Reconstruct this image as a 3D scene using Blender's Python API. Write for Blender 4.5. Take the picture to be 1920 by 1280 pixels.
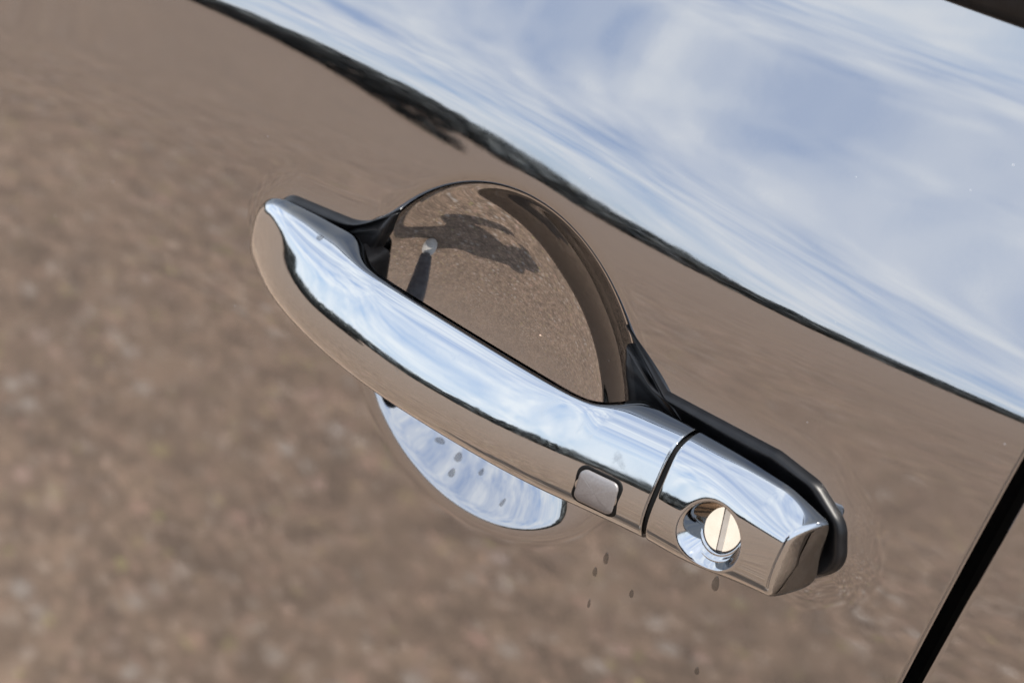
import bpy, bmesh, math, random
import numpy as np
from mathutils import Vector, Matrix

S = bpy.context.scene
COL = S.collection
for o in list(bpy.data.objects):
    bpy.data.objects.remove(o)

# ------------------------------------------------------------------ camera
# World: metres. The door's outer face is the plane y = 0 (outside is -y), x runs
# along the car, the handle sits about 0.95 m above the ground.
HZ = 0.95
TH, PS, RHO = math.radians(33), math.radians(-35), math.radians(10.4)
fwd = Vector((math.sin(PS) * math.cos(TH), math.cos(PS) * math.cos(TH), -math.sin(TH)))
rgt = Vector((math.cos(PS), -math.sin(PS), 0))
upv = rgt.cross(fwd)
R_ = math.cos(RHO) * rgt + math.sin(RHO) * upv
U_ = -math.sin(RHO) * rgt + math.cos(RHO) * upv
CAM = Vector((0, 0, HZ)) - 0.8 * fwd
cd = bpy.data.cameras.new('camera')
cam = bpy.data.objects.new('camera', cd)
COL.objects.link(cam)
m = Matrix.Identity(4)
for i in range(3):
    m[i][0] = R_[i]; m[i][1] = U_[i]; m[i][2] = -fwd[i]; m[i][3] = CAM[i]
cam.matrix_world = m
cd.sensor_width = 22.3
cd.lens = 22.3 * 4740 / 1920
cd.clip_start = 0.02
cd.clip_end = 2000
cd.dof.use_dof = True
cd.dof.focus_distance = 0.775
cd.dof.aperture_fstop = 7.0
S.camera = cam

# ------------------------------------------------------------------ world, sun
SUN = Vector((0.50, -0.10, 0.86)).normalized()
el = math.asin(SUN.z)
W = bpy.data.worlds.new('World'); S.world = W; W.use_nodes = True
nt = W.node_tree; nt.nodes.clear()
def N(t, k, **kw):
    n = t.nodes.new(k)
    for a, b in kw.items(): setattr(n, a, b)
    return n
out = N(nt, 'ShaderNodeOutputWorld'); bg = N(nt, 'ShaderNodeBackground')
sky = N(nt, 'ShaderNodeTexSky', sky_type='NISHITA', sun_disc=False)
sky.sun_elevation = el; sky.sun_rotation = math.atan2(SUN.x, SUN.y)
sky.air_density = 1.0; sky.dust_density = 0.3; sky.ozone_density = 1.5
tc = N(nt, 'ShaderNodeTexCoord'); sep = N(nt, 'ShaderNodeSeparateXYZ')
nt.links.new(tc.outputs['Generated'], sep.inputs[0])
def wm(op, a, b=None):
    n = N(nt, 'ShaderNodeMath', operation=op)
    for i, v in enumerate((a, b)):
        if v is None: continue
        if isinstance(v, (int, float)): n.inputs[i].default_value = v
        else: nt.links.new(v, n.inputs[i])
    return n.outputs[0]
zz = wm('ADD', wm('MAXIMUM', sep.outputs[2], 0.0), 0.30)
px = wm('DIVIDE', sep.outputs[0], zz); py = wm('DIVIDE', sep.outputs[1], zz)
cmb = N(nt, 'ShaderNodeCombineXYZ')
nt.links.new(px, cmb.inputs[0]); nt.links.new(py, cmb.inputs[1])
mp = N(nt, 'ShaderNodeMapping'); mp.inputs['Rotation'].default_value = (0, 0, math.radians(35)); mp.inputs['Scale'].default_value = (1.0, 0.5, 1)
nt.links.new(cmb.outputs[0], mp.inputs[0])
nz = N(nt, 'ShaderNodeTexNoise'); nz.inputs['Scale'].default_value = 4.2; nz.inputs['Detail'].default_value = 9; nz.inputs['Roughness'].default_value = 0.6; nz.inputs['Distortion'].default_value = 0.2
nt.links.new(mp.outputs[0], nz.inputs['Vector'])
rp = N(nt, 'ShaderNodeValToRGB'); rp.color_ramp.elements[0].position = 0.37; rp.color_ramp.elements[0].color = (0.0, 0.0, 0.0, 1); rp.color_ramp.elements[1].position = 0.60; rp.color_ramp.elements[1].color = (0.95, 0.95, 0.95, 1)
mx = N(nt, 'ShaderNodeMixRGB'); mx.inputs[2].default_value = (7.5, 7.9, 8.3, 1)
hz = N(nt, 'ShaderNodeMixRGB'); hz.inputs[0].default_value = 0.6; hz.inputs[2].default_value = (4.7, 5.8, 8.0, 1)
nt.links.new(sky.outputs[0], hz.inputs[1])
nz2 = N(nt, 'ShaderNodeTexNoise'); nz2.inputs['Scale'].default_value = 13.0; nz2.inputs['Detail'].default_value = 8; nz2.inputs['Roughness'].default_value = 0.6
nt.links.new(mp.outputs[0], nz2.inputs['Vector'])
blend = wm('ADD', wm('MULTIPLY', nz.outputs['Fac'], 0.72), wm('MULTIPLY', nz2.outputs['Fac'], 0.28))
nt.links.new(blend, rp.inputs[0])
nt.links.new(rp.outputs[0], mx.inputs[0]); nt.links.new(hz.outputs[0], mx.inputs[1])
nt.links.new(mx.outputs[0], bg.inputs[0]); bg.inputs[1].default_value = 0.15
nt.links.new(bg.outputs[0], out.inputs[0])
sl = bpy.data.lights.new('sun', 'SUN'); sl.energy = 4.8; sl.angle = math.radians(0.53); sl.color = (1, 0.93, 0.84)
sun = bpy.data.objects.new('sun', sl); COL.objects.link(sun)
sun.rotation_euler = SUN.to_track_quat('Z', 'Y').to_euler(); sun.location = (-2, -2, 4)
vs = S.view_settings; vs.view_transform = 'Standard'; vs.look = 'None'; vs.exposure = 1.95; vs.gamma = 1; vs.use_curve_mapping = False

# ------------------------------------------------------------------ materials
def mat(name):
    m = bpy.data.materials.new(name); m.use_nodes = True
    b = m.node_tree.nodes['Principled BSDF']
    return m, m.node_tree, b
def setp(b, **kw):
    for k, v in kw.items():
        k = k.replace('_', ' ')
        b.inputs[k].default_value = (*v, 1) if isinstance(v, tuple) and len(v) == 3 else v
def noise(t, scale, detail=3, rough=.5, vec=None, dist=0.):
    n = N(t, 'ShaderNodeTexNoise'); n.inputs['Scale'].default_value = scale; n.inputs['Detail'].default_value = detail
    n.inputs['Roughness'].default_value = rough; n.inputs['Distortion'].default_value = dist
    if vec is None:
        c = N(t, 'ShaderNodeTexCoord'); vec = c.outputs['Object']
    t.links.new(vec, n.inputs['Vector']); return n
def ramp(t, src, stops):
    r = N(t, 'ShaderNodeValToRGB')
    while len(r.color_ramp.elements) < len(stops): r.color_ramp.elements.new(0.5)
    for e, (p, c) in zip(r.color_ramp.elements, stops):
        e.position = p; e.color = (*c, 1) if len(c) == 3 else c
    t.links.new(src, r.inputs[0]); return r

# black metallic paint under clear coat: a strong dark mirror with fine flake and dust
paint, t, b = mat('black_metallic_paint')
setp(b, Base_Color=(0.143, 0.143, 0.147), Metallic=1.0, Roughness=0.02)
c_ = N(t, 'ShaderNodeTexCoord')
vo = N(t, 'ShaderNodeTexVoronoi'); vo.inputs['Scale'].default_value = 170; t.links.new(c_.outputs['Object'], vo.inputs['Vector'])
dr = ramp(t, vo.outputs['Distance'], [(0.0, (1, 1, 1)), (0.035, (1, 1, 1)), (0.05, (0, 0, 0))])
wh = ramp(t, vo.outputs['Color'], [(0.0, (0, 0, 0)), (0.80, (0, 0, 0)), (0.82, (1, 1, 1))])
mu = N(t, 'ShaderNodeMath', operation='MULTIPLY'); t.links.new(dr.outputs[0], mu.inputs[0]); t.links.new(wh.outputs[0], mu.inputs[1])
inv = N(t, 'ShaderNodeMath', operation='SUBTRACT'); inv.inputs[0].default_value = 1.0; t.links.new(mu.outputs[0], inv.inputs[1])
t.links.new(inv.outputs[0], b.inputs['Metallic'])
fl = noise(t, 900, 2); rr = ramp(t, fl.outputs['Fac'], [(0.3, (0.012,) * 3), (0.75, (0.05,) * 3)])
big = noise(t, 14, 4); rb = ramp(t, big.outputs['Fac'], [(0.4, (0.0,) * 3), (0.75, (0.03,) * 3)])
ad = N(t, 'ShaderNodeMath', operation='ADD'); t.links.new(rr.outputs[0], ad.inputs[0]); t.links.new(rb.outputs[0], ad.inputs[1])
t.links.new(ad.outputs[0], b.inputs['Roughness'])
pb = noise(t, 80, 2); bu = N(t, 'ShaderNodeBump'); bu.inputs['Strength'].default_value = 0.014; bu.inputs['Distance'].default_value = 0.001
t.links.new(pb.outputs['Fac'], bu.inputs['Height']); t.links.new(bu.outputs[0], b.inputs['Normal'])

chrome, t, b = mat('polished_chrome')
setp(b, Base_Color=(0.186, 0.19, 0.194), Metallic=1.0)
sm = noise(t, 45, 6, .65, dist=.6); rs = ramp(t, sm.outputs['Fac'], [(0.45, (0.02,) * 3), (0.60, (0.06,) * 3), (0.66, (0.17,) * 3), (0.8, (0.26,) * 3)])
t.links.new(rs.outputs[0], b.inputs['Roughness'])
pb = noise(t, 130, 2); bu = N(t, 'ShaderNodeBump'); bu.inputs['Strength'].default_value = 0.012; bu.inputs['Distance'].default_value = 0.001
t.links.new(pb.outputs['Fac'], bu.inputs['Height']); t.links.new(bu.outputs[0], b.inputs['Normal'])

rubber, t, b = mat('black_rubber')
nn = noise(t, 220, 4); rc = ramp(t, nn.outputs['Fac'], [(0.3, (0.001, 0.001, 0.0012)), (0.8, (0.003, 0.003, 0.0034))])
t.links.new(rc.outputs[0], b.inputs['Base Color']); setp(b, Roughness=0.35); b.inputs['Specular IOR Level'].default_value = 0.13

void, t, b = mat('black_inner_plastic')
nn = noise(t, 80, 3); rc = ramp(t, nn.outputs['Fac'], [(0.3, (0.001,) * 3), (0.8, (0.002,) * 3)])
t.links.new(rc.outputs[0], b.inputs['Base Color']); setp(b, Roughness=0.6); b.inputs['Specular IOR Level'].default_value = 0.08

btn_m, t, b = mat('grey_satin_plastic')
nn = noise(t, 1500, 2); rc = ramp(t, nn.outputs['Fac'], [(0.3, (0.062, 0.057, 0.056)), (0.8, (0.080, 0.075, 0.074))])
t.links.new(rc.outputs[0], b.inputs['Base Color']); setp(b, Roughness=0.42, Metallic=0.35)

lock_m, t, b = mat('satin_warm_metal')
nn = noise(t, 300, 3); rc = ramp(t, nn.outputs['Fac'], [(0.3, (0.31, 0.242, 0.178)), (0.8, (0.33, 0.265, 0.20))])
t.links.new(rc.outputs[0], b.inputs['Base Color']); setp(b, Roughness=0.18, Metallic=1.0)

slot_m, t, b = mat('brushed_slot_metal')
nn = noise(t, 300, 3); rc = ramp(t, nn.outputs['Fac'], [(0.3, (0.25, 0.205, 0.16)), (0.8, (0.275, 0.23, 0.185))])
t.links.new(rc.outputs[0], b.inputs['Base Color']); setp(b, Roughness=0.4, Metallic=0.9)

water, t, b = mat('water')
setp(b, Base_Color=(0.012, 0.011, 0.010), Roughness=0.03, IOR=1.33, Alpha=0.34)
nn = noise(t, 50, 2); bu = N(t, 'ShaderNodeBump'); bu.inputs['Strength'].default_value = 0.02; t.links.new(nn.outputs['Fac'], bu.inputs['Height']); t.links.new(bu.outputs[0], b.inputs['Normal'])

glass, t, b = mat('dark_window_glass')
nn = noise(t, 6, 2); rc = ramp(t, nn.outputs['Fac'], [(0.3, (0.004, 0.005, 0.005)), (0.8, (0.005, 0.006, 0.006))])
t.links.new(rc.outputs[0], b.inputs['Base Color']); setp(b, Roughness=0.02)

# stony brown tarmac
ground_m, t, b = mat('stony_tarmac')
co = N(t, 'ShaderNodeTexCoord')
v1 = N(t, 'ShaderNodeTexVoronoi'); v1.inputs['Scale'].default_value = 74; v1.inputs['Randomness'].default_value = 1; t.links.new(co.outputs['Object'], v1.inputs['Vector'])
hs = N(t, 'ShaderNodeSeparateColor'); t.links.new(v1.outputs['Color'], hs.inputs[0])
stone = ramp(t, hs.outputs[0], [(0.0, (0.140, 0.101, 0.072)), (0.35, (0.180, 0.130, 0.093)), (0.6, (0.200, 0.145, 0.104)), (0.82, (0.224, 0.155, 0.113)), (0.92, (0.265, 0.212, 0.168)), (0.97, (0.27, 0.18, 0.135)), (1.0, (0.23, 0.20, 0.10))])
ed = ramp(t, v1.outputs['Distance'], [(0.25, (1, 1, 1)), (0.75, (0.6, 0.6, 0.6))])
m1 = N(t, 'ShaderNodeMixRGB', blend_type='MULTIPLY'); m1.inputs[0].default_value = 0.55
t.links.new(stone.outputs[0], m1.inputs[1]); t.links.new(ed.outputs[0], m1.inputs[2])
n2 = noise(t, 2.2, 6, .6, co.outputs['Object']); r2 = ramp(t, n2.outputs['Fac'], [(0.3, (0.86, 0.85, 0.84)), (0.7, (1.1, 1.08, 1.05))])
m2 = N(t, 'ShaderNodeMixRGB', blend_type='MULTIPLY'); m2.inputs[0].default_value = 1
t.links.new(m1.outputs[0], m2.inputs[1]); t.links.new(r2.outputs[0], m2.inputs[2])
n3 = noise(t, 18, 4, .6, co.outputs['Object']); r3 = ramp(t, n3.outputs['Fac'], [(0.32, (0.72, 0.71, 0.70)), (0.68, (1.3, 1.27, 1.23))])
m3 = N(t, 'ShaderNodeMixRGB', blend_type='MULTIPLY'); m3.inputs[0].default_value = 1
t.links.new(m2.outputs[0], m3.inputs[1]); t.links.new(r3.outputs[0], m3.inputs[2])
v2 = N(t, 'ShaderNodeTexVoronoi'); v2.inputs['Scale'].default_value = 26; t.links.new(co.outputs['Object'], v2.inputs['Vector'])
s2 = N(t, 'ShaderNodeSeparateColor'); t.links.new(v2.outputs['Color'], s2.inputs[0])
bl = ramp(t, s2.outputs[0], [(0.0, (0, 0, 0)), (0.74, (0, 0, 0)), (0.77, (1, 1, 1))]); dd = ramp(t, v2.outputs['Distance'], [(0.12, (0.62,) * 3), (0.5, (0, 0, 0))])
bm_ = N(t, 'ShaderNodeMath', operation='MULTIPLY'); t.links.new(bl.outputs[0], bm_.inputs[0]); t.links.new(dd.outputs[0], bm_.inputs[1])
bc = ramp(t, s2.outputs[1], [(0.0, (0.34, 0.29, 0.24)), (0.45, (0.36, 0.32, 0.28)), (0.7, (0.36, 0.22, 0.17)), (0.93, (0.30, 0.20, 0.14)), (1.0, (0.25, 0.22, 0.08))])
m4 = N(t, 'ShaderNodeMixRGB'); t.links.new(bm_.outputs[0], m4.inputs[0]); t.links.new(m3.outputs[0], m4.inputs[1]); t.links.new(bc.outputs[0], m4.inputs[2])
t.links.new(m4.outputs[0], b.inputs['Base Color']); setp(b, Roughness=0.9)
bu = N(t, 'ShaderNodeBump'); bu.inputs['Strength'].default_value = 0.35; bu.inputs['Distance'].default_value = 0.008; bu.invert = True
t.links.new(v1.outputs['Distance'], bu.inputs['Height']); t.links.new(bu.outputs[0], b.inputs['Normal'])

leaf_m, t, b = mat('dark_foliage')
nn = noise(t, 0.6, 4); rc = ramp(t, nn.outputs['Fac'], [(0.3, (0.07, 0.078, 0.077)), (0.7, (0.17, 0.185, 0.18))])
t.links.new(rc.outputs[0], b.inputs['Base Color']); setp(b, Roughness=0.7)
dark_mass_m, t, b = mat('dark_mass_leaves')
nn = noise(t, 2, 4); rc = ramp(t, nn.outputs['Fac'], [(0.3, (0.010, 0.012, 0.012)), (0.7, (0.028, 0.032, 0.030))])
t.links.new(rc.outputs[0], b.inputs['Base Color']); setp(b, Roughness=0.8)

def cloth(name, a, c):
    mm, t, b = mat(name)
    nn = noise(t, 30, 5); rc = ramp(t, nn.outputs['Fac'], [(0.3, a), (0.75, c)])
    t.links.new(rc.outputs[0], b.inputs['Base Color']); setp(b, Roughness=0.85); b.inputs['Specular IOR Level'].default_value = 0.2
    return mm
black_cloth = cloth('black_fleece', (0.006, 0.006, 0.007), (0.014, 0.014, 0.015))
jeans = cloth('grey_denim', (0.08, 0.083, 0.092), (0.15, 0.156, 0.17))
shoe_m = cloth('pale_canvas', (0.40, 0.38, 0.35), (0.52, 0.50, 0.46))
skin = cloth('skin', (0.42, 0.26, 0.19), (0.48, 0.31, 0.23))
hair_m = cloth('dark_hair', (0.008, 0.007, 0.006), (0.018, 0.015, 0.012))

# ------------------------------------------------------------------ helpers
def tag(o, label, cat=None, group=None, kind=None):
    o['label'] = label
    if cat: o['category'] = cat
    if group: o['group'] = group
    if kind: o['kind'] = kind
    return o
def empty(name, loc=(0, 0, 0)):
    o = bpy.data.objects.new(name, None); COL.objects.link(o); o.location = loc; return o
def mesh_obj(name, verts, faces, material, parent=None, smooth=True, normals=None):
    """verts (n,3) metres, faces (m,4) or list of lists"""
    me = bpy.data.meshes.new(name)
    if isinstance(faces, np.ndarray):
        nv, nf, k = len(verts), len(faces), faces.shape[1]
        me.vertices.add(nv); me.vertices.foreach_set('co', np.asarray(verts, np.float32).ravel())
        me.loops.add(nf * k); me.loops.foreach_set('vertex_index', faces.astype(np.int32).ravel())
        me.polygons.add(nf); me.polygons.foreach_set('loop_start', np.arange(0, nf * k, k, dtype=np.int32))
        me.update(calc_edges=True); me.validate()
    else:
        me.from_pydata([tuple(v) for v in verts], [], faces); me.update()
    if smooth: me.polygons.foreach_set('use_smooth', np.ones(len(me.polygons), bool))
    if normals is not None: me.normals_split_custom_set_from_vertices([tuple(n) for n in normals])
    me.materials.append(material)
    o = bpy.data.objects.new(name, me); COL.objects.link(o)
    if parent: o.parent = parent
    return o
def grid_faces(nu, nv, cu=False, cv=False):
    """grid index i*nv+j"""
    iu = np.arange(nu if cu else nu - 1); jv = np.arange(nv if cv else nv - 1)
    I, J = np.meshgrid(iu, jv, indexing='ij'); I2 = (I + 1) % nu; J2 = (J + 1) % nv
    return np.stack([I * nv + J, I2 * nv + J, I2 * nv + J2, I * nv + J2], -1).reshape(-1, 4)
def w3(x, D, z):
    """door millimetres (x along car, D outward, z up) to world metres"""
    return np.stack([np.asarray(x) / 1000, -np.asarray(D) / 1000, HZ + np.asarray(z) / 1000], -1)
def pchip(xk, yk, x):
    xk = np.asarray(xk, float); yk = np.asarray(yk, float); h = np.diff(xk); d = np.diff(yk) / h
    mk = np.zeros(len(xk)); mk[0], mk[-1] = d[0], d[-1]
    for i in range(1, len(xk) - 1):
        if d[i - 1] * d[i] > 0:
            w1 = 2 * h[i] + h[i - 1]; w2 = h[i] + 2 * h[i - 1]
            mk[i] = (w1 + w2) / (w1 / d[i - 1] + w2 / d[i])
    i = np.clip(np.searchsorted(xk, x) - 1, 0, len(xk) - 2); s = (x - xk[i]) / h[i]
    return (yk[i] * (1 + 2 * s) * (1 - s) ** 2 + mk[i] * h[i] * s * (1 - s) ** 2 + yk[i + 1] * s * s * (3 - 2 * s) + mk[i + 1] * h[i] * s * s * (s - 1))
def cspline(xk, yk, x):
    """natural cubic spline"""
    xk = np.asarray(xk, float); yk = np.asarray(yk, float); n = len(xk); h = np.diff(xk); A = np.eye(n); r = np.zeros(n)
    for i in range(1, n - 1):
        A[i, i - 1:i + 2] = h[i - 1], 2 * (h[i - 1] + h[i]), h[i]; r[i] = 6 * ((yk[i + 1] - yk[i]) / h[i] - (yk[i] - yk[i - 1]) / h[i - 1])
    M = np.linalg.solve(A, r); i = np.clip(np.searchsorted(xk, x) - 1, 0, n - 2); a = xk[i + 1] - x; c = x - xk[i]
    return (M[i] * a ** 3 + M[i + 1] * c ** 3) / (6 * h[i]) + (yk[i] / h[i] - M[i] * h[i] / 6) * a + (yk[i + 1] / h[i] - M[i + 1] * h[i] / 6) * c
def gsmooth(a, sig):
    k = int(4 * sig) + 1; g = np.exp(-0.5 * (np.arange(-k, k + 1) / sig) ** 2); g /= g.sum()
    p = np.concatenate([2 * a[0] - a[k:0:-1], a, 2 * a[-1] - a[-2:-k - 2:-1]])
    return np.convolve(p, g, 'valid')

# ------------------------------------------------------------------ setting: ground, far trees
n = 40; xs = np.sinh(np.linspace(-6, 6, n)) * 2.0
X, Y = np.meshgrid(xs, xs, indexing='ij')
g = mesh_obj('ground', np.stack([X, Y, 0 * X], -1).reshape(-1, 3), grid_faces(n, n), ground_m, smooth=False)
tag(g, 'stony brown tarmac reflected in the paint and chrome', kind='structure')

def leaf_cloud(name, pts, size, material, rng):
    n = len(pts); a = rng.normal(size=(n, 3)); a /= np.linalg.norm(a, axis=1)[:, None]
    c = rng.normal(size=(n, 3)); c -= (c * a).sum(1)[:, None] * a; c /= np.linalg.norm(c, axis=1)[:, None]
    s = size * rng.uniform(.6, 1.4, n)[:, None]
    V = np.stack([pts - a * s, pts + c * s * .6, pts + a * s, pts - c * s * .6], 1).reshape(-1, 3)
    return mesh_obj(name, V, np.arange(4 * n).reshape(n, 4), material, smooth=False)
rng = np.random.default_rng(4)
P = []
for k in range(260):
    a = rng.uniform(math.radians(165), math.radians(375)); d = rng.uniform(62, 100)
    h = rng.uniform(3.0, 3.6); rad = rng.uniform(2.5, 5)
    u = rng.normal(size=(230, 3)); u /= np.linalg.norm(u, axis=1)[:, None]; u *= rng.uniform(.5, 1, (230, 1)) ** .5
    q = np.array([d * math.cos(a), d * math.sin(a), h * .52]) + u * [rad, rad, h * .52]; P.append(q)
P = np.concatenate(P); P[:, 2] = np.abs(P[:, 2])
tag(leaf_cloud('far_woodland', P, .65, leaf_m, rng), 'dark far treeline mirrored as a thin band along the door crease', kind='stuff')
nh = 9000
hp = np.stack([rng.uniform(-40, -12, nh), rng.uniform(-16.4, -15, nh), rng.uniform(0, 1.2, nh)], -1)  # unseen low dark mass, added to mirror as a black smear in the crease
tag(leaf_cloud('added_dark_mass', hp, .13, dark_mass_m, rng), 'added low dark mass mirrored as the black smear at the left of the door crease', kind='stuff')

# ------------------------------------------------------------------ door surface
CX, CZ, RC, HB = -6.5, -11.0, 57.5, 25.0           # finger bowl
RS = (RC ** 2 + HB ** 2) / (2 * HB)
AZ = np.array([-760, -420, -200, -100, -40, -24, -16, -10, -6, 0, 5, 8, 12, 18, 26, 40, 50, 58, 64, 68.5, 76, 88, 150])
AA = np.array([-9, -4, -0.5, 2.0, 6.0, 10.2, 13.4, 15.6, 17.0, 18.6, 20, 21.8, 25.2, 29.1, 31.3, 32.5, 31.5, 28, 22.6, 18.6, 16.6, 15, 14])
tz = np.arange(-760, 150.001, .05)
ta = gsmooth(np.interp(tz, AZ, AA), 40)
tD = -np.concatenate([[0], np.cumsum(np.tan(np.radians(ta[:-1])) * .05)])
tD -= np.interp(-60, tz, tD)
def crease(x): return 58.2 + .047 * x - 14.2 * (np.clip(x - 40, -300, 0) / 190) ** 2 + 3.5 * (np.clip(x - 40, 0, 200) / 130) ** 2
def base_D(x, z):
    zc = z - crease(x)
    wdt = 1 - .0017 * np.clip(x, -300, 250) * np.exp(-(zc / 25) ** 2)
    return np.interp(zc / wdt, tz, tD) - (x + 20) ** 2 / (2 * 2600.)
def rpoly_sdf(x, z, poly, r):
    """signed distance to a convex polygon with corners rounded by r"""
    P = np.asarray(poly, float); d2 = np.full(np.shape(x), 1e9); ins = np.full(np.shape(x), -1e9)
    for i in range(len(P)):
        a, c = P[i], P[(i + 1) % len(P)]; e = c - a; L = np.hypot(*e); ex, ez = e / L
        wx, wz = x - a[0], z - a[1]; tt = np.clip(wx * ex + wz * ez, 0, L)
        d2 = np.minimum(d2, (wx - tt * ex) ** 2 + (wz - tt * ez) ** 2)
        ins = np.maximum(ins, wx * ez - wz * ex)        # >0 outside for counter-clockwise
    return np.where(ins > 0, np.sqrt(d2), -np.sqrt(d2)) - r
SLOT = [(-99, -10), (60, -11.5), (116, -10), (120.5, -6.5), (119, -1.5), (112, 3.5), (100, 5.5), (53, 4), (-63, 0), (-96, -5.5)]   # rounded by 9
def sd_slot(x, z): return rpoly_sdf(x, z, SLOT, 9.0)
def sd_cup(x, z): return np.hypot(x - CX, z - CZ) - RC
def smin(a, c, k):
    h = np.clip(.5 + .5 * (c - a) / k, 0, 1); return c * (1 - h) + a * h - k * h * (1 - h)
def sd_union(x, z): return smin(sd_slot(x, z), sd_cup(x, z), 12.0)
def sstep(t): t = np.clip(t, 0, 1); return t * t * t * (t * (6 * t - 15) + 10)
def x_shut(z): return 162.8 + .13 * z
def x_gap(z): return 167.8 + .145 * z
def cup_depth(x, z):
    rho2 = (x - CX) ** 2 + (z - CZ) ** 2
    cap = np.sqrt(np.maximum(RS ** 2 - rho2, 1.)) - (RS - HB)
    k = 1.25
    return k * np.logaddexp(0, np.clip(cap / k, -60, 200))
def edge_drop(s, r=1.6):
    s = np.clip(s, 0.02, r); return r - np.sqrt(r * r - (r - s) ** 2)
def boss(x, z):
    """low swelling of the panel towards the handle's feet, faded out beside the bowl"""
    e_ = sstep((x - 94) / 24.); s_ = np.clip((sd_slot(x, z) - .3) / (14. + 2 * e_), 0, 1); c_ = sstep((sd_cup(x, z) - .5) / 7.)
    return (1.1 + .15 * e_) * (1 - s_) ** 3 * c_
def door_D(x, z):
    D = base_D(x, z) - cup_depth(x, z) + boss(x, z)
    return D - edge_drop((x_shut(z) - x) * .9915)
def normals_of(fn, x, z, h=.06):
    dx = (fn(x + h, z) - fn(x - h, z)) / (2 * h); dz = (fn(x, z + h) - fn(x, z - h)) / (2 * h)
    n = np.stack([-dx, -np.ones_like(dx), -dz], -1); return n / np.linalg.norm(n, axis=-1)[..., None]

NA = 1320
ph = np.linspace(0, 2 * math.pi, NA, endpoint=False); cp, sp = np.cos(ph), np.sin(ph)
lo = np.full(NA, 20.); hi = np.full(NA, 200.)
for _ in range(40):
    mid = (lo + hi) / 2; ins = sd_union(CX + mid * cp, CZ + mid * sp) < 0
    lo = np.where(ins, mid, lo); hi = np.where(ins, hi, mid)
RIM = (lo + hi) / 2
# outer outline: bottom, front end, shut line, belt line
lo = RIM.copy(); hi = np.full(NA, 1500.)
def inside(x, z): return (x > -560) & (z > -640) & (x < x_shut(z) - .02) & (z - crease(x) < 83)
for _ in range(50):
    mid = (lo + hi) / 2; ins = inside(CX + mid * cp, CZ + mid * sp)
    lo = np.where(ins, mid, lo); hi = np.where(ins, hi, mid)
OUT = lo
rings = [RIM * f for f in np.linspace(0.004, .86, 60)]
a0 = RIM * .86
rings += [a0 + (RIM - 5 - a0) * t for t in np.linspace(0, 1, 26)[1:]]
rings += [RIM + o for o in np.arange(-4.75, 2.01, .25)]
b0 = RIM + 2; tt_ = np.linspace(0, 1, 270)[1:]
last = OUT - 3.2
for t_ in tt_:
    rings.append(b0 + (last - b0) * (.45 * t_ + .55 * t_ * t_))
rings += [last + (OUT - last) * t for t in (.2, .4, .55, .7, .8, .88, .94, .98, 1)]
RR = np.stack(rings, 0)
X = CX + RR * cp; Z = CZ + RR * sp
V = w3(X, door_D(X, Z), Z).reshape(-1, 3); NRM = normals_of(door_D, X, Z).reshape(-1, 3)
F = grid_faces(len(rings), NA, cv=True)
car = empty('car', (0, 0, HZ))
tag(car, 'glossy black car with chrome door handle, mirroring brown ground and sky', 'car')
def local(V): return V - np.array([0, 0, HZ])
door = mesh_obj('door', local(V), F, paint, car, normals=NRM)
door['label'] = 'glossy black door with a crease line and a round finger bowl'
# hem returning into the shut gap
zz_ = np.linspace(-640, 150, 200); xe = x_shut(zz_) - .02; De = door_D(xe, zz_)
V = np.concatenate([w3(xe, De, zz_), w3(xe - .3, De - 6, zz_), w3(xe - 1, De - 22, zz_)])
mesh_obj('hem', local(V), grid_faces(3, 200), paint, door)
# belt moulding and side glass above the panel
def strip(name, prof, mtl, parent, x0, x1):
    xx = np.linspace(x0, x1, 60); rows = []
    for dz, dD in prof:
        z = crease(xx) + 83 + dz; rows.append(w3(xx, base_D(xx, crease(xx) + 83) + dD, z))
    return mesh_obj(name, local(np.concatenate(rows)), grid_faces(len(prof), 60), mtl, parent)
strip('belt_moulding', [(-1, -6), (-1.5, 1), (0, 2.5), (3, 3.2), (14, 2.4), (19, 0), (20, -4), (20, -14)], rubber, door, -560, 183)
strip('window_glass', [(10, -8), (150, -75), (420, -260)], glass, door, -560, 183)

# neighbouring body panel behind the shut line
zz_ = np.linspace(-640, 195, 500); ss = np.concatenate([np.array([0, .1, .3, .6, 1, 1.5, 2, 2.6, 3.2]), np.linspace(4, 420, 120)])
Zg, Sg = np.meshgrid(zz_, ss, indexing='ij'); Xg = x_gap(Zg) + Sg
def rear_D(x, z): return base_D(x, z) - edge_drop((x - x_gap(z)) * .99)
V = w3(Xg, rear_D(Xg, Zg), Zg).reshape(-1, 3) - np.array([0, 0, HZ])
rear = mesh_obj('rear_panel', V, grid_faces(len(zz_), len(ss))[:, ::-1], paint, car, normals=normals_of(rear_D, Xg, Zg).reshape(-1, 3))
xe = x_gap(zz_); De = rear_D(xe + .01, zz_)
V = np.concatenate([w3(xe, De, zz_), w3(xe + .3, De - 6, zz_), w3(xe + 1, De - 22, zz_)]) - np.array([0, 0, HZ])
mesh_obj('panel_return', V, grid_faces(3, 500), paint, rear)
V = np.concatenate([w3(xe - 14, De - 14, zz_), w3(xe + 8, De - 14, zz_)]) - np.array([0, 0, HZ])
mesh_obj('gap_seal', V, grid_faces(2, 500), void, rear)

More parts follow.
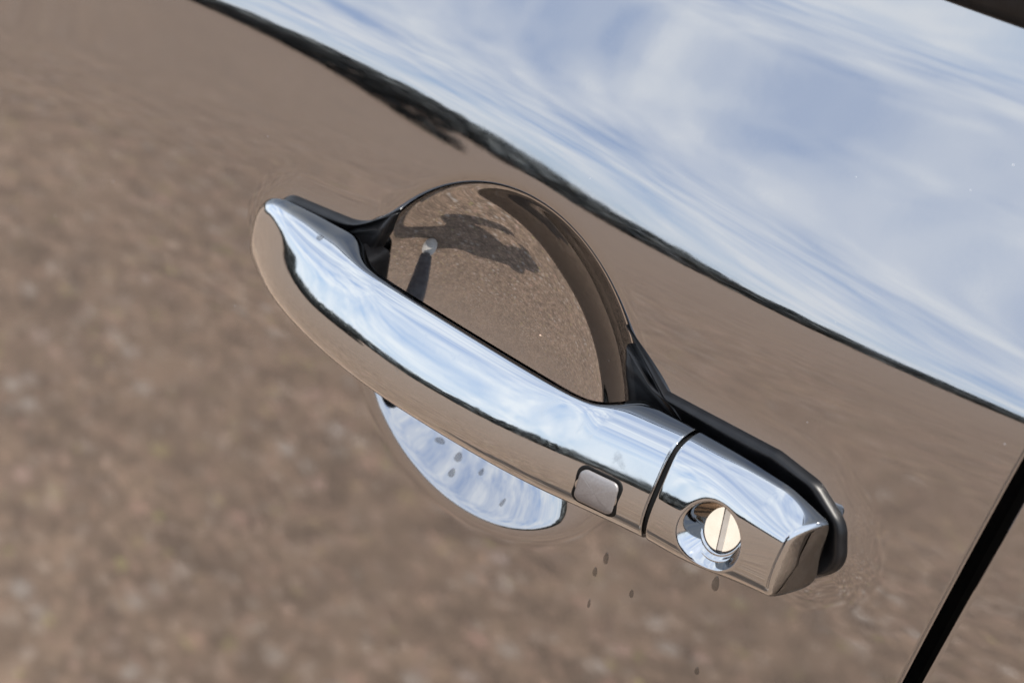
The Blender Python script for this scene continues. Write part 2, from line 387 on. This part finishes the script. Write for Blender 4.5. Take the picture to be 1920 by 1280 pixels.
# ------------------------------------------------------------------ handle: lofted chrome
def bspline_closed(ctrl, n):
    """ctrl (..., k, 2) closed uniform cubic B-spline, n samples"""
    k = ctrl.shape[-2]; u = np.linspace(0, k, n, endpoint=False); i = u.astype(int); s = (u - i)[:, None]
    g = lambda o: ctrl[..., (i + o) % k, :]
    return (g(-1) * (1 - s) ** 3 + g(0) * (3 * s ** 3 - 6 * s ** 2 + 4) + g(1) * (-3 * s ** 3 + 3 * s ** 2 + 3 * s + 1) + g(2) * s ** 3) / 6
# section control points (D, z): back top, over the crest, down the front face, along the bottom, up the back
ST = {
 -108.6: [(2, -5), (2.6, -5), (3.2, -5.5), (3.6, -6.5), (3.8, -8), (3.9, -9.5), (3.9, -11), (3.6, -13), (3.2, -14), (2.6, -14.5), (2, -14), (2, -10)],
 -107.6: [(2, -1.5), (3, -1.2), (4.4, -1.5), (5.6, -2.6), (6.6, -3.5), (7.6, -8), (7.8, -12), (7.2, -16), (6, -18.5), (4, -19.5), (2, -18.5), (2, -10)],
 -104:   [(2, 2.2), (4, 2.2), (6.6, 1.5), (8.6, -0.3), (10.4, -3.6), (12, -9), (12.4, -13.5), (11.6, -17.5), (9, -20.3), (5, -21), (2, -20), (2, -10)],
 -97:    [(2, 4.8), (5, 4.6), (8.6, 3.4), (11, 1.4), (13.6, -3), (15.8, -9), (16.8, -14), (16, -18.5), (13, -21.3), (7, -22), (2, -21), (2, -10)],
 -86:    [(2, 6.4), (6, 6.0), (11, 4.6), (14.4, 2.6), (18, -2), (21, -8), (22.6, -14), (22, -18.8), (18, -21.8), (9, -22.4), (2, -21), (2, -10)],
 -74:    [(2, 7.6), (7, 7.2), (13, 5.8), (17.6, 3.6), (22, -1.4), (25.6, -8), (27.4, -14), (26.8, -19), (22, -22), (11, -22.6), (2, -21), (2, -10)],
 -65:    [(2, 8.4), (8, 8.2), (15, 6.8), (20, 4.4), (24.6, -1), (28.2, -8), (29.8, -14), (29, -19.4), (24, -22.4), (12, -22.6), (2, -21), (2, -10)],
 -60:    [(5, 8.4), (10.5, 8.6), (16.5, 7.2), (21.2, 4.6), (25.6, -1), (29.2, -8), (30.7, -14), (30, -19.6), (25, -22.6), (15, -22.6), (5, -21), (4.6, -10)],
 -55:    [(10.5, 8.0), (14, 9.0), (18.2, 7.8), (22.4, 5), (26.6, -1), (30, -8), (31.4, -14), (30.7, -19.8), (26.5, -22.8), (18.5, -22.6), (10.4, -20), (9.8, -9)],
 -48:    [(15.8, 7.6), (17.4, 9.3), (20.2, 8.4), (23.8, 5.4), (27.8, -1), (30.9, -8), (32.2, -14), (31.4, -20), (28, -23), (21.4, -22.4), (15.6, -18), (15, -7)],
 -38:    [(18, 7.2), (19, 9.6), (21.6, 9.0), (25.2, 6), (29, -.6), (32, -8), (33.1, -14.5), (32.2, -20.6), (28.6, -23.2), (22.6, -22.4), (17.8, -17), (17.4, -6)],
 0:      [(18.5, 7.2), (19.6, 9.8), (22.2, 9.4), (25.8, 6.4), (29.6, -.2), (32.6, -7.8), (33.6, -15), (32.6, -21), (28.8, -23.5), (22.6, -22.4), (18.2, -17), (17.8, -6)],
 36:     [(18, 7.4), (19.2, 10), (21.8, 9.6), (25, 7), (28.4, .8), (30.6, -7), (31.2, -15), (30.2, -21), (26.6, -23.4), (21, -22.4), (17.6, -17), (17.4, -6)],
 44:     [(16.6, 8.2), (18, 10.4), (21, 9.8), (24.2, 7.2), (27.4, 1.6), (29.4, -6.6), (29.9, -15), (28.8, -21), (25.2, -23.4), (19.6, -22.4), (16, -17), (15.8, -6)],
 48.5:   [(12, 9.6), (15, 11), (19.6, 9.9), (23.4, 7.3), (26.7, 2.2), (28.6, -6.2), (29, -15), (27.9, -21), (24, -23.4), (17, -22.6), (11.4, -19), (11, -7)],
 52:     [(6, 10.8), (11.4, 11.6), (17.8, 10), (22.8, 7.4), (26, 2.8), (27.8, -5.8), (28.2, -15), (27, -21), (23, -23.4), (14.6, -22.8), (5.6, -20.4), (5.4, -9)],
 55:     [(2, 11.2), (8.6, 12), (16.4, 10.2), (22.2, 7.4), (25.5, 3), (27.2, -5.4), (27.5, -15), (26.4, -21), (22.2, -23.4), (13, -23), (2, -21), (2, -10)],
 65:     [(2, 11.6), (7.6, 12.2), (15, 10.4), (21, 7.6), (24.2, 3.4), (25.6, -4.8), (25.8, -14.6), (24.6, -20.8), (20.6, -23.2), (11, -23), (2, -21), (2, -10)],
 75.4:   [(2, 11.8), (7, 12.4), (14, 10.6), (19.8, 7.8), (23, 3.6), (24.2, -4.4), (24.2, -14.2), (23, -20.4), (19, -22.9), (10, -23), (2, -21), (2, -10)],
 90:     [(2, 12.2), (6.6, 12.4), (13.2, 10.4), (18.8, 7.6), (22, 3.4), (23, -4.4), (23, -14), (21.8, -20), (18, -22.6), (10, -22.8), (2, -21), (2, -10)],
 108:    [(2, 11.6), (6, 11.4), (12, 9.4), (17.2, 6.8), (20.4, 2.8), (21.2, -4.4), (21.2, -13.6), (20.2, -19.2), (16.6, -22), (9, -22.2), (2, -20.6), (2, -10)],
 124:    [(2, 7.0), (5.4, 6.6), (10.8, 5.4), (15.6, 4.0), (19, 1.8), (19.8, -4.4), (19.8, -13), (19, -18), (15.6, -20.6), (8.6, -21), (2, -19.8), (2, -10)],
}
xk = np.array(sorted(ST)); CK = np.array([ST[k] for k in xk], float)
def sections(xs, ns, sig=None):
    ctrl = np.zeros((len(xs), 12, 2)); CK_ = CK.copy()
    mid_ = np.clip((CK[:, 0, 0] - 2) / 14, 0, 1)[:, None]                  # 1 where the grip bridges the bowl
    CK_[:, 0] += mid_ * [-3.8, -4.4]; CK_[:, 1] += mid_ * [-4.6, -1.8]; CK_[:, 2] += mid_ * [-.2, 1.7]; CK_[:, 3] += mid_ * [.6, 1.0]
    foot = np.clip((xk + 104) / 18, 0, 1)[:, None] * (1 - mid_)
    CK_[:, 0] += foot * [0, -1.6]; CK_[:, 1] += foot * [-1.5, .4]; CK_[:, 2] += foot * [.6, 1.7]; CK_[:, 3] += foot * [.9, 1.2]
    grow = np.clip((xk + 108) / 20, 0, 1)
    for k_, xv in enumerate(xk):
        if xv > -50:
            wr = sstep((xv - 0) / 60); wl = np.clip((xv + 50) / 14, 0, 1)
            Dm = CK[k_, :, 0].max() + .3 * wr
            mid_f = np.array([(Dm - 8.6, 6.9), (Dm - 3.6, -3.4), (Dm - .9, -10.5), (Dm, -16), (Dm - 1, -21)])
            rt_f = np.array([(Dm - 7.6, 9.4), (Dm - 4.6, 1.6), (Dm - 1.4, -6.8), (Dm, -13.6), (Dm - 1.2, -20.3)])
            en_f = np.array([(Dm - 3.4, 6.2), (Dm - 1.7, 1.0), (Dm - .5, -6), (Dm, -12), (Dm - .8, -17)]); we = np.clip((xv - 92) / 24, 0, 1)
            rt_f = rt_f * (1 - we) + en_f * we
            CK_[k_, 3:8] = CK_[k_, 3:8] * (1 - wl) + wl * (mid_f * (1 - wr) + rt_f * wr)
            if xv > 50: CK_[k_, 2] = (Dm - 12.0, CK[k_, 2, 1] + 1.5)
            CK_[k_, 8:11, 1] += 2.6 * we
    for i in range(12):
        for j in range(2):
            c = pchip(xk, CK_[:, i, j], xs)
            if 3 <= i <= 8:
                c2 = cspline(np.sqrt(xk + 109.2), CK_[:, i, j], np.sqrt(xs + 109.2)); wv = np.clip((xs + 107) / 8, 0, 1); c = c * (1 - wv) + c2 * wv
            ctrl[:, i, j] = c
    return ctrl
def loft(name, xs, ns, parent, shape=None, cap_a=None, cap_b=None, material=chrome):
    ctrl = sections(xs, ns)
    dens = np.median(np.diff(xs)); sg = 1.6 / dens
    k = xs > -100
    if k.sum() > 8 * sg:
        for i in range(12):
            for j in range(2):
                sm_ = gsmooth(ctrl[:, i, j], sg * (6 if 3 <= i <= 8 else 1)); w = sstep((xs + 106) / 40)
                ctrl[:, i, j] = ctrl[:, i, j] * (1 - w) + sm_ * w
    sec = bspline_closed(ctrl, ns)                        # (nx, ns, 2)
    return sec
handle = empty('door_handle', (0, -.002, 0)); handle.parent = car
handle['label'] = 'chrome pull handle with grey button and key lock'
HOFF = np.array([0, -.002, HZ])
NS = 144
def end_rings(X, sec, sgn, r):
    """rounded edge and slightly domed end face: extra rings appended outward"""
    c = sec.mean(0); rad = np.linalg.norm(sec - c, axis=1)[:, None]; out_ = []
    for a in (15, 30, 45, 60, 75, 90):
        a = math.radians(a); f = 1 - r * (1 - math.cos(a)) / rad
        out_.append((X + sgn * r * math.sin(a), c + (sec - c) * f))
    s0 = out_[-1][1]
    for f in (.93, .8, .6, .35, .1, .01):
        out_.append((X + sgn * (r + .5 * (1 - f * f)), c + (s0 - c) * f))
    return out_
# grip
e1 = -108.6 + 4.6 * np.linspace(0, 1, 26) ** 2
xs = np.concatenate([e1[:-1], np.arange(-104, 74.9, .32), [74.9]])
sec = loft('grip', xs, NS, handle)
Xr = [np.full(NS, x) for x in xs]; Sr = [s for s in sec]
for xx, ssec in end_rings(np.full(NS, xs[-1]), sec[-1], 1, .5): Xr.append(xx); Sr.append(ssec)
c0 = sec[0].mean(0)
for f in (.8, .5, .2, .01): Xr.insert(0, np.full(NS, xs[0] - .35 * (1 - f * f))); Sr.insert(0, c0 + (sec[0] - c0) * f)
Xr = np.array(Xr); Sr = np.array(Sr)
grip = mesh_obj('grip', (w3(Xr, Sr[..., 0], Sr[..., 1]).reshape(-1, 3) - HOFF), grid_faces(len(Xr), NS, cv=True)[:, ::-1], chrome, handle)
GX, GS = xs, sec
def grip_front(x, z):
    """outer D of the grip at (x, z)"""
    x = np.atleast_1d(x); z = np.atleast_1d(z); r = np.zeros(x.shape)
    for idx in np.ndindex(x.shape):
        i = int(np.argmin(abs(GX - x[idx]))); s = GS[i]; f = s[:, 0] > (s[:, 0].max() + s[:, 0].min()) / 2
        q = s[f]; o = np.argsort(q[:, 1]); r[idx] = np.interp(z[idx], q[o, 1], q[o, 0])
    return r
# end cap with the lock funnel
LX, LZ, LR = 97.0, -8.0, 10.6
NS2 = 400
ts = np.concatenate([np.linspace(77.4, 84, 14)[:-1], np.arange(84, 110, .22), np.linspace(110, 122.2, 45)])
ctrl = sections(ts, NS2); sec2 = bspline_closed(ctrl, NS2)
def shear(x, D): return x + np.clip((x - 84) / 40, 0, 1) ** 2 * (-.34 * (D - 12) - 2.0)
def funnel(x, D, z):
    r = np.hypot(x - LX, z - LZ); f = (D > 12)
    k = .45; s = (LR - r) * 1.9
    d = np.minimum(k * np.logaddexp(0, np.clip(s / k, -60, 200)), 11.5)
    return D - np.where(f, d, 0)
rowsX, rowsS = [], []
A = end_rings(np.full(NS2, ts[0]), sec2[0], -1, .5)[::-1]
for xx, q in A: rowsX.append(xx); rowsS.append(q)
for i, x in enumerate(ts): rowsX.append(np.full(NS2, x)); rowsS.append(sec2[i])
for xx, q in end_rings(np.full(NS2, ts[-1]), sec2[-1], 1, 2.0): rowsX.append(xx); rowsS.append(q)
Xc = np.array(rowsX); Sc = np.array(rowsS); Dc = Sc[..., 0]; Zc = Sc[..., 1]
Xs = shear(Xc, Dc); Df = funnel(Xs, Dc, Zc)
cap = mesh_obj('end_cap', w3(Xs, Df, Zc).reshape(-1, 3) - HOFF, grid_faces(len(Xc), NS2, cv=True)[:, ::-1], chrome, handle)
# black core seen in the gap between grip and cap
cs = sec[-1]; cc = cs.mean(0); q = cc + (cs - cc) * .90
rows = [w3(np.full(NS, x), q[:, 0], q[:, 1]) for x in (74.6, 77.8)]
mesh_obj('gap_core', np.concatenate(rows) - HOFF, grid_faces(2, NS, cv=True)[:, ::-1], void, handle)

# lock cylinder: stepped ring and flat face with key slot, set down the funnel
LD = 23.0 - 9.6
LT = math.tan(math.radians(24))                 # the cylinder leans back so its face looks up at the sky
def revolve(name, prof, mtl, parent, n=72, cx=LX, cz=LZ):
    a = np.linspace(0, 2 * math.pi, n, endpoint=False); rows = []
    for r, D in prof: rows.append(w3(cx + r * np.cos(a), D - r * np.sin(a) * LT, cz + r * np.sin(a)))
    return mesh_obj(name, np.concatenate(rows) - HOFF, grid_faces(len(prof), n, cv=True)[:, ::-1], mtl, parent)
revolve('lock_ring', [(9.6, LD - 2), (9.5, LD + .6), (9.2, LD + 1.2), (8.7, LD + 1.5), (8.2, LD + 1.3), (7.9, LD + .6), (7.5, LD + .5), (7.2, LD + .9), (6.85, LD + .8), (6.55, LD - .4)], chrome, handle)
ang = np.radians(15)
def face_half(sgn):
    pts = []; sw = 1.0
    a = np.linspace(-math.pi / 2, math.pi / 2, 40)
    arc = np.stack([6.5 * np.cos(a), 6.5 * np.sin(a)], -1); arc = arc[arc[:, 0] > sw]
    zt_ = math.sqrt(6.5 ** 2 - sw ** 2)
    poly = np.concatenate([[[sw, -zt_]], arc, [[sw, zt_]]]); poly[:, 0] *= sgn
    return poly
def plate(name, poly, D0, D1, bev, mtl, parent, cx=LX, cz=LZ, rot=0.):
    """flat plate with bevelled rim from a 2D outline"""
    P = np.asarray(poly, float); c, s = math.cos(rot), math.sin(rot); ce = P.mean(0)
    def ring(sc, D):
        d = P - ce; L = np.linalg.norm(d, axis=1)[:, None]; q = ce + d * (1 - sc / L)
        dz = q[:, 0] * s + q[:, 1] * c; return w3(cx + q[:, 0] * c - q[:, 1] * s, D - dz * LT, cz + dz)
    rows = [ring(0, D0), ring(0, D1 - bev), ring(bev * .3, D1 - bev * .3), ring(bev, D1)]
    n_ = len(P); V = np.concatenate(rows) - HOFF
    F = [list(f) for f in grid_faces(4, n_, cv=True)] + [list(range(3 * n_, 4 * n_))]
    return mesh_obj(name, V, F, mtl, parent, smooth=False)
for sgn in (1, -1):
    plate('lock_face', face_half(sgn), LD - 3, LD + .25, .25, lock_m, handle, rot=ang)
plate('key_slot', [(-.97, -6.4), (.97, -6.4), (.97, 6.4), (-.97, 6.4)], LD - 3, LD - .15, .1, slot_m, handle, rot=ang)

# push button on the grip
def rrect(w, h, r, n=10):
    p = []
    for cx, cz, a0 in ((w - r, h - r, 0), (-w + r, h - r, 90), (-w + r, -h + r, 180), (w - r, -h + r, 270)):
        for k in range(n + 1):
            a = math.radians(a0 + 90 * k / n); p.append((cx + r * math.cos(a), cz + r * math.sin(a)))
    return np.array(p)
BX, BZ = 59.0, -11.5
def skin_patch(name, w, h, r, prof, mtl, parent):
    """rounded rectangle following the grip's front; prof = (scale, lift)"""
    P = rrect(w, h, r); rows = []
    for f, lift in prof:
        q = P * f; D = grip_front(BX + q[:, 0], BZ + q[:, 1]) + lift; rows.append(w3(BX + q[:, 0], D, BZ + q[:, 1]))
    return mesh_obj(name, np.concatenate(rows) - HOFF, grid_faces(len(prof), len(P), cv=True), mtl, parent)
skin_patch('button_bezel', 7.6, 6.6, 2.9, [(1.03, -.3), (1.0, .22), (.97, .3), (.92, .28), (.87, .2), (.83, .1)], void, handle)
skin_patch('button', 6.5, 5.6, 2.3, [(1.0, -.2), (1.0, .45), (.98, .68), (.94, .82), (.85, .92), (.6, 1.05), (.3, 1.1), (.02, 1.12)], btn_m, handle)

# dark pivot boot where the grip foot meets the bowl
bm = bmesh.new(); bmesh.ops.create_cube(bm, size=1)
bmesh.ops.scale(bm, vec=(.010, .015, .020), verts=bm.verts)
bmesh.ops.bevel(bm, geom=bm.edges[:], offset=.0025, segments=4, affect='EDGES', profile=.5)
me = bpy.data.meshes.new('pivot_boot'); bm.to_mesh(me); bm.free(); me.materials.append(rubber)
for f_ in me.polygons: f_.use_smooth = True
ob = bpy.data.objects.new('pivot_boot', me); COL.objects.link(ob); ob.parent = handle; ob.location = (-.0605, -.0035 + .002, -.006)

# rubber gaskets under the two feet
def gasket(name, keep, label=None):
    n_ = 700; P = []
    zc_ = -5.0; cxx = keep
    a = np.linspace(0, 2 * math.pi, n_, endpoint=False)
    lo = np.zeros(n_); hi = np.full(n_, 120.)
    def ins(x, z): return (sd_union(x, z) < .8) & (sd_cup(x, z) > -2.2 + .22 * np.maximum(0, sd_slot(x, z) - 1)) & (sd_slot(x, z) < 16) & ((x < 0) == (keep < 0))
    for _ in range(36):
        md = (lo + hi) / 2; k = ins(cxx + md * np.cos(a), zc_ + md * np.sin(a)); lo = np.where(k, md, lo); hi = np.where(k, hi, md)
    r = lo
    rows = []
    for inset, lift in ((0, -5), (0, .2), (.15, 1.1), (.5, 2.0), (1.0, 2.6), (1.7, 3.0), (2.5, 3.0), (3.6, 2.7), (6, 1.8)):
        q = np.maximum(r - inset, .5); x = cxx + q * np.cos(a); z = zc_ + q * np.sin(a)
        xo = cxx + r * np.cos(a); zo = zc_ + r * np.sin(a)
        fl_ = np.clip((13 - sd_slot(xo, zo)) / 9, .04, 1) if lift > 0 else 1
        rows.append(w3(x, base_D(x, z) + boss(x, z) + lift * fl_, z))
    rows.append(w3(cxx + r * .02 * np.cos(a), np.full(n_, 1.2), zc_ + r * .02 * np.sin(a)))
    return mesh_obj(name, np.concatenate(rows) - HOFF, grid_faces(len(rows), n_, cv=True), rubber, handle)
gasket('gasket', -85.0)
gasket('gasket', 90.0)

# ------------------------------------------------------------------ water drops
DROPS = [
    (52.3, -53.8, 1.0, 2.4, 'slim dark water drop on the paint, first below the gap in the handle'),
    (49.5, -60.9, .9, 1.9, 'faint small water drop, second below the gap in the handle'),
    (50.0, -73.6, .6, 1.9, 'thin water streak, lowest of the three drops below the handle gap'),
    (64.2, -60.6, .8, 1.7, 'short dark water drop on the paint midway between handle gap and key lock'),
    (91.6, -39.5, 1.3, 3.0, 'largest dark water drop on the paint just below the key lock', .35),
    (93.2, -73.6, .9, 1.6, 'lone water drop on the paint near the bottom edge of the picture'),
    (-25.3, -56.2, 2.0, 1.1, 'water drop in the bowl touching the underside of the grip', .18),
    (-16.9, -58.2, 1.4, 1.8, 'largest grey water drop in the lower bowl', .18),
    (-15.9, -62.6, 1.2, 1.7, 'water drop in the lower bowl just under the largest one', .18),
    (-6.9, -58.7, .9, 1.4, 'faint water drop at the middle of the lower bowl', .18),
    (6.3, -61.6, .8, 1.7, 'narrow water drop in the right half of the lower bowl', .18),
]
def drop(x, D, z, w, h, nrm, label, flat=.4):
    """dome of water w x h half-sizes (mm) sitting at a point on a surface with normal nrm (x, D, z)"""
    nv = Vector((nrm[0], -nrm[1], nrm[2])).normalized(); upd = Vector((0, 0, 1)) - nv * nv.z; upd.normalize(); sdv = upd.cross(nv)
    nr, na_ = 8, 22; V = []
    for i in range(nr):
        u = 1 - i / (nr - 1); hh = flat * min(w, h) * math.sqrt(max(0, 1 - u ** 2.2)) - .02
        for j in range(na_):
            a = 2 * math.pi * j / na_; dx = w * u * math.cos(a) * (1 - .28 * math.sin(a)); dz = h * u * math.sin(a)
            V.append(sdv * dx + upd * dz + nv * hh)
    o = mesh_obj('water_drop', np.array([tuple(v) for v in V]) / 1000, grid_faces(nr, na_, cv=True), water)
    o.location = tuple(w3(x, D, z)); tag(o, label, 'water drop', 'water drops on the car')
def door_drop(x, z, w, h, label, flat=.4):
    x_, z_ = np.array([x]), np.array([z]); n_ = normals_of(door_D, x_, z_)[0]
    drop(x, float(door_D(x_, z_)[0]), z, w, h, (n_[0], -n_[1], n_[2]), label, flat)
for args in DROPS: door_drop(*args)
# one round bead on top of the grip's front foot
i_ = int(np.argmin(abs(GX + 72))); q_ = GS[i_]; k_ = int(np.argmin(abs(q_[:, 0] - 14.5) + (q_[:, 1] < 0) * 99)); tn = q_[(k_ + 1) % NS] - q_[k_ - 1]
nn_ = np.array([-tn[1], tn[0]]); nn_ = nn_ * np.sign(nn_[1])
drop(-72, q_[k_, 0], q_[k_, 1], 1.3, 1.3, (-.1, nn_[0], nn_[1]), 'single round water bead on the chrome foot at the left end of the handle', .45)

# ------------------------------------------------------------------ photographer (seen only mirrored in the bowl)
def person():
    bk = Vector((-fwd.x, -fwd.y, 0)).normalized(); sd = Vector((bk.y, -bk.x, 0))
    c = Vector((CAM.x, CAM.y, 0))
    def p(b_, s_, z): v = c + bk * b_ + sd * s_; return (v.x, v.y, z)
    root = empty('person', p(.2, 0, 0))
    tag(root, 'person in black jacket, grey jeans and pale shoes taking the photo, mirrored in the bowl', 'person')
    J = {'pel': (p(.30, 0, .93), .17), 'wai': (p(.31, 0, 1.10), .19), 'che': (p(.33, 0, 1.30), .20), 'nek': (p(.31, 0, 1.47), .065), 'hed': (p(.27, 0, 1.58), .095), 'top': (p(.26, 0, 1.68), .085)}
    Eg = [('pel', 'wai'), ('wai', 'che'), ('che', 'nek'), ('nek', 'hed'), ('hed', 'top')]
    for s, n_ in ((1, 'l'), (-1, 'r')):
        J['hip' + n_] = (p(.29, .10 * s, .86), .10); J['kne' + n_] = (p(.20, .15 * s, .48), .068); J['ank' + n_] = (p(.18, .18 * s, .10), .048)
        J['sho' + n_] = (p(.32, .19 * s, 1.38), .075); J['elb' + n_] = (p(.24, .28 * s, 1.17), .055); J['wri' + n_] = (p(.10, .12 * s, 1.31), .038); J['pal' + n_] = (p(.05, .085 * s, 1.35), .034)
        Eg += [('pel', 'hip' + n_), ('hip' + n_, 'kne' + n_), ('kne' + n_, 'ank' + n_), ('che', 'sho' + n_), ('sho' + n_, 'elb' + n_), ('elb' + n_, 'wri' + n_), ('wri' + n_, 'pal' + n_)]
        for q in range(4):
            J['f%d%s' % (q, n_)] = (p(.03, (.055 - .004 * q) * s, 1.375 - .02 * q), .009); J['g%d%s' % (q, n_)] = (p(.05, (.03 + .003 * q) * s, 1.37 - .02 * q), .008)
            Eg += [('pal' + n_, 'f%d%s' % (q, n_)), ('f%d%s' % (q, n_), 'g%d%s' % (q, n_))]
        J['t' + n_] = (p(.085, .055 * s, 1.375), .011); Eg.append(('pal' + n_, 't' + n_))
    ks = list(J); me = bpy.data.meshes.new('body'); rl = Vector(root.location)
    me.from_pydata([tuple(Vector(J[k][0]) - rl) for k in ks], [(ks.index(a), ks.index(b)) for a, b in Eg], []); me.update()
    o = bpy.data.objects.new('body', me); COL.objects.link(o); o.parent = root
    o.modifiers.new('skin', 'SKIN'); sub = o.modifiers.new('sub', 'SUBSURF'); sub.levels = sub.render_levels = 1
    for i, k in enumerate(ks):
        sv = me.skin_vertices[0].data[i]; sv.radius = (J[k][1],) * 2; sv.use_root = (k == 'pel')
    dg = bpy.context.evaluated_depsgraph_get(); m2 = bpy.data.meshes.new_from_object(o.evaluated_get(dg)); o.modifiers.clear(); o.data = m2
    for mm in (black_cloth, jeans, skin): m2.materials.append(mm)
    for f in m2.polygons:
        z = f.center.z; near = (Vector(f.center) + rl - Vector((CAM.x, CAM.y, f.center.z))).length
        f.material_index = 1 if z < .90 else (2 if z > 1.50 or (near < .13 and z > 1.25) else 0); f.use_smooth = True
    def blob(name, ctr, rad, mtl, cutz=None):
        bm = bmesh.new(); bmesh.ops.create_icosphere(bm, subdivisions=3, radius=1)
        for v in bm.verts:
            v.co = Vector((v.co.x * rad[0], v.co.y * rad[1], v.co.z * rad[2]))
            if cutz is not None and v.co.z < cutz: v.co.z = cutz
        me_ = bpy.data.meshes.new(name); bm.to_mesh(me_); bm.free(); me_.materials.append(mtl)
        for f in me_.polygons: f.use_smooth = True
        ob = bpy.data.objects.new(name, me_); COL.objects.link(ob); ob.parent = root; ob.location = Vector(ctr) - rl
        ob.rotation_euler.z = math.atan2(bk.y, bk.x); return ob
    blob('hair', p(.29, 0, 1.67), (.115, .105, .12), hair_m)
    for s in (1, -1): blob('shoe', p(.13, .19 * s, .045), (.145, .052, .075), shoe_m, -.045)
person()

# ------------------------------------------------------------------ render
S.render.engine = 'CYCLES'
S.cycles.max_bounces = 14; S.cycles.glossy_bounces = 10; S.cycles.transmission_bounces = 8
S.cycles.sample_clamp_indirect = 12
S.cycles.caustics_reflective = False
S.render.resolution_x = 1024; S.render.resolution_y = 682
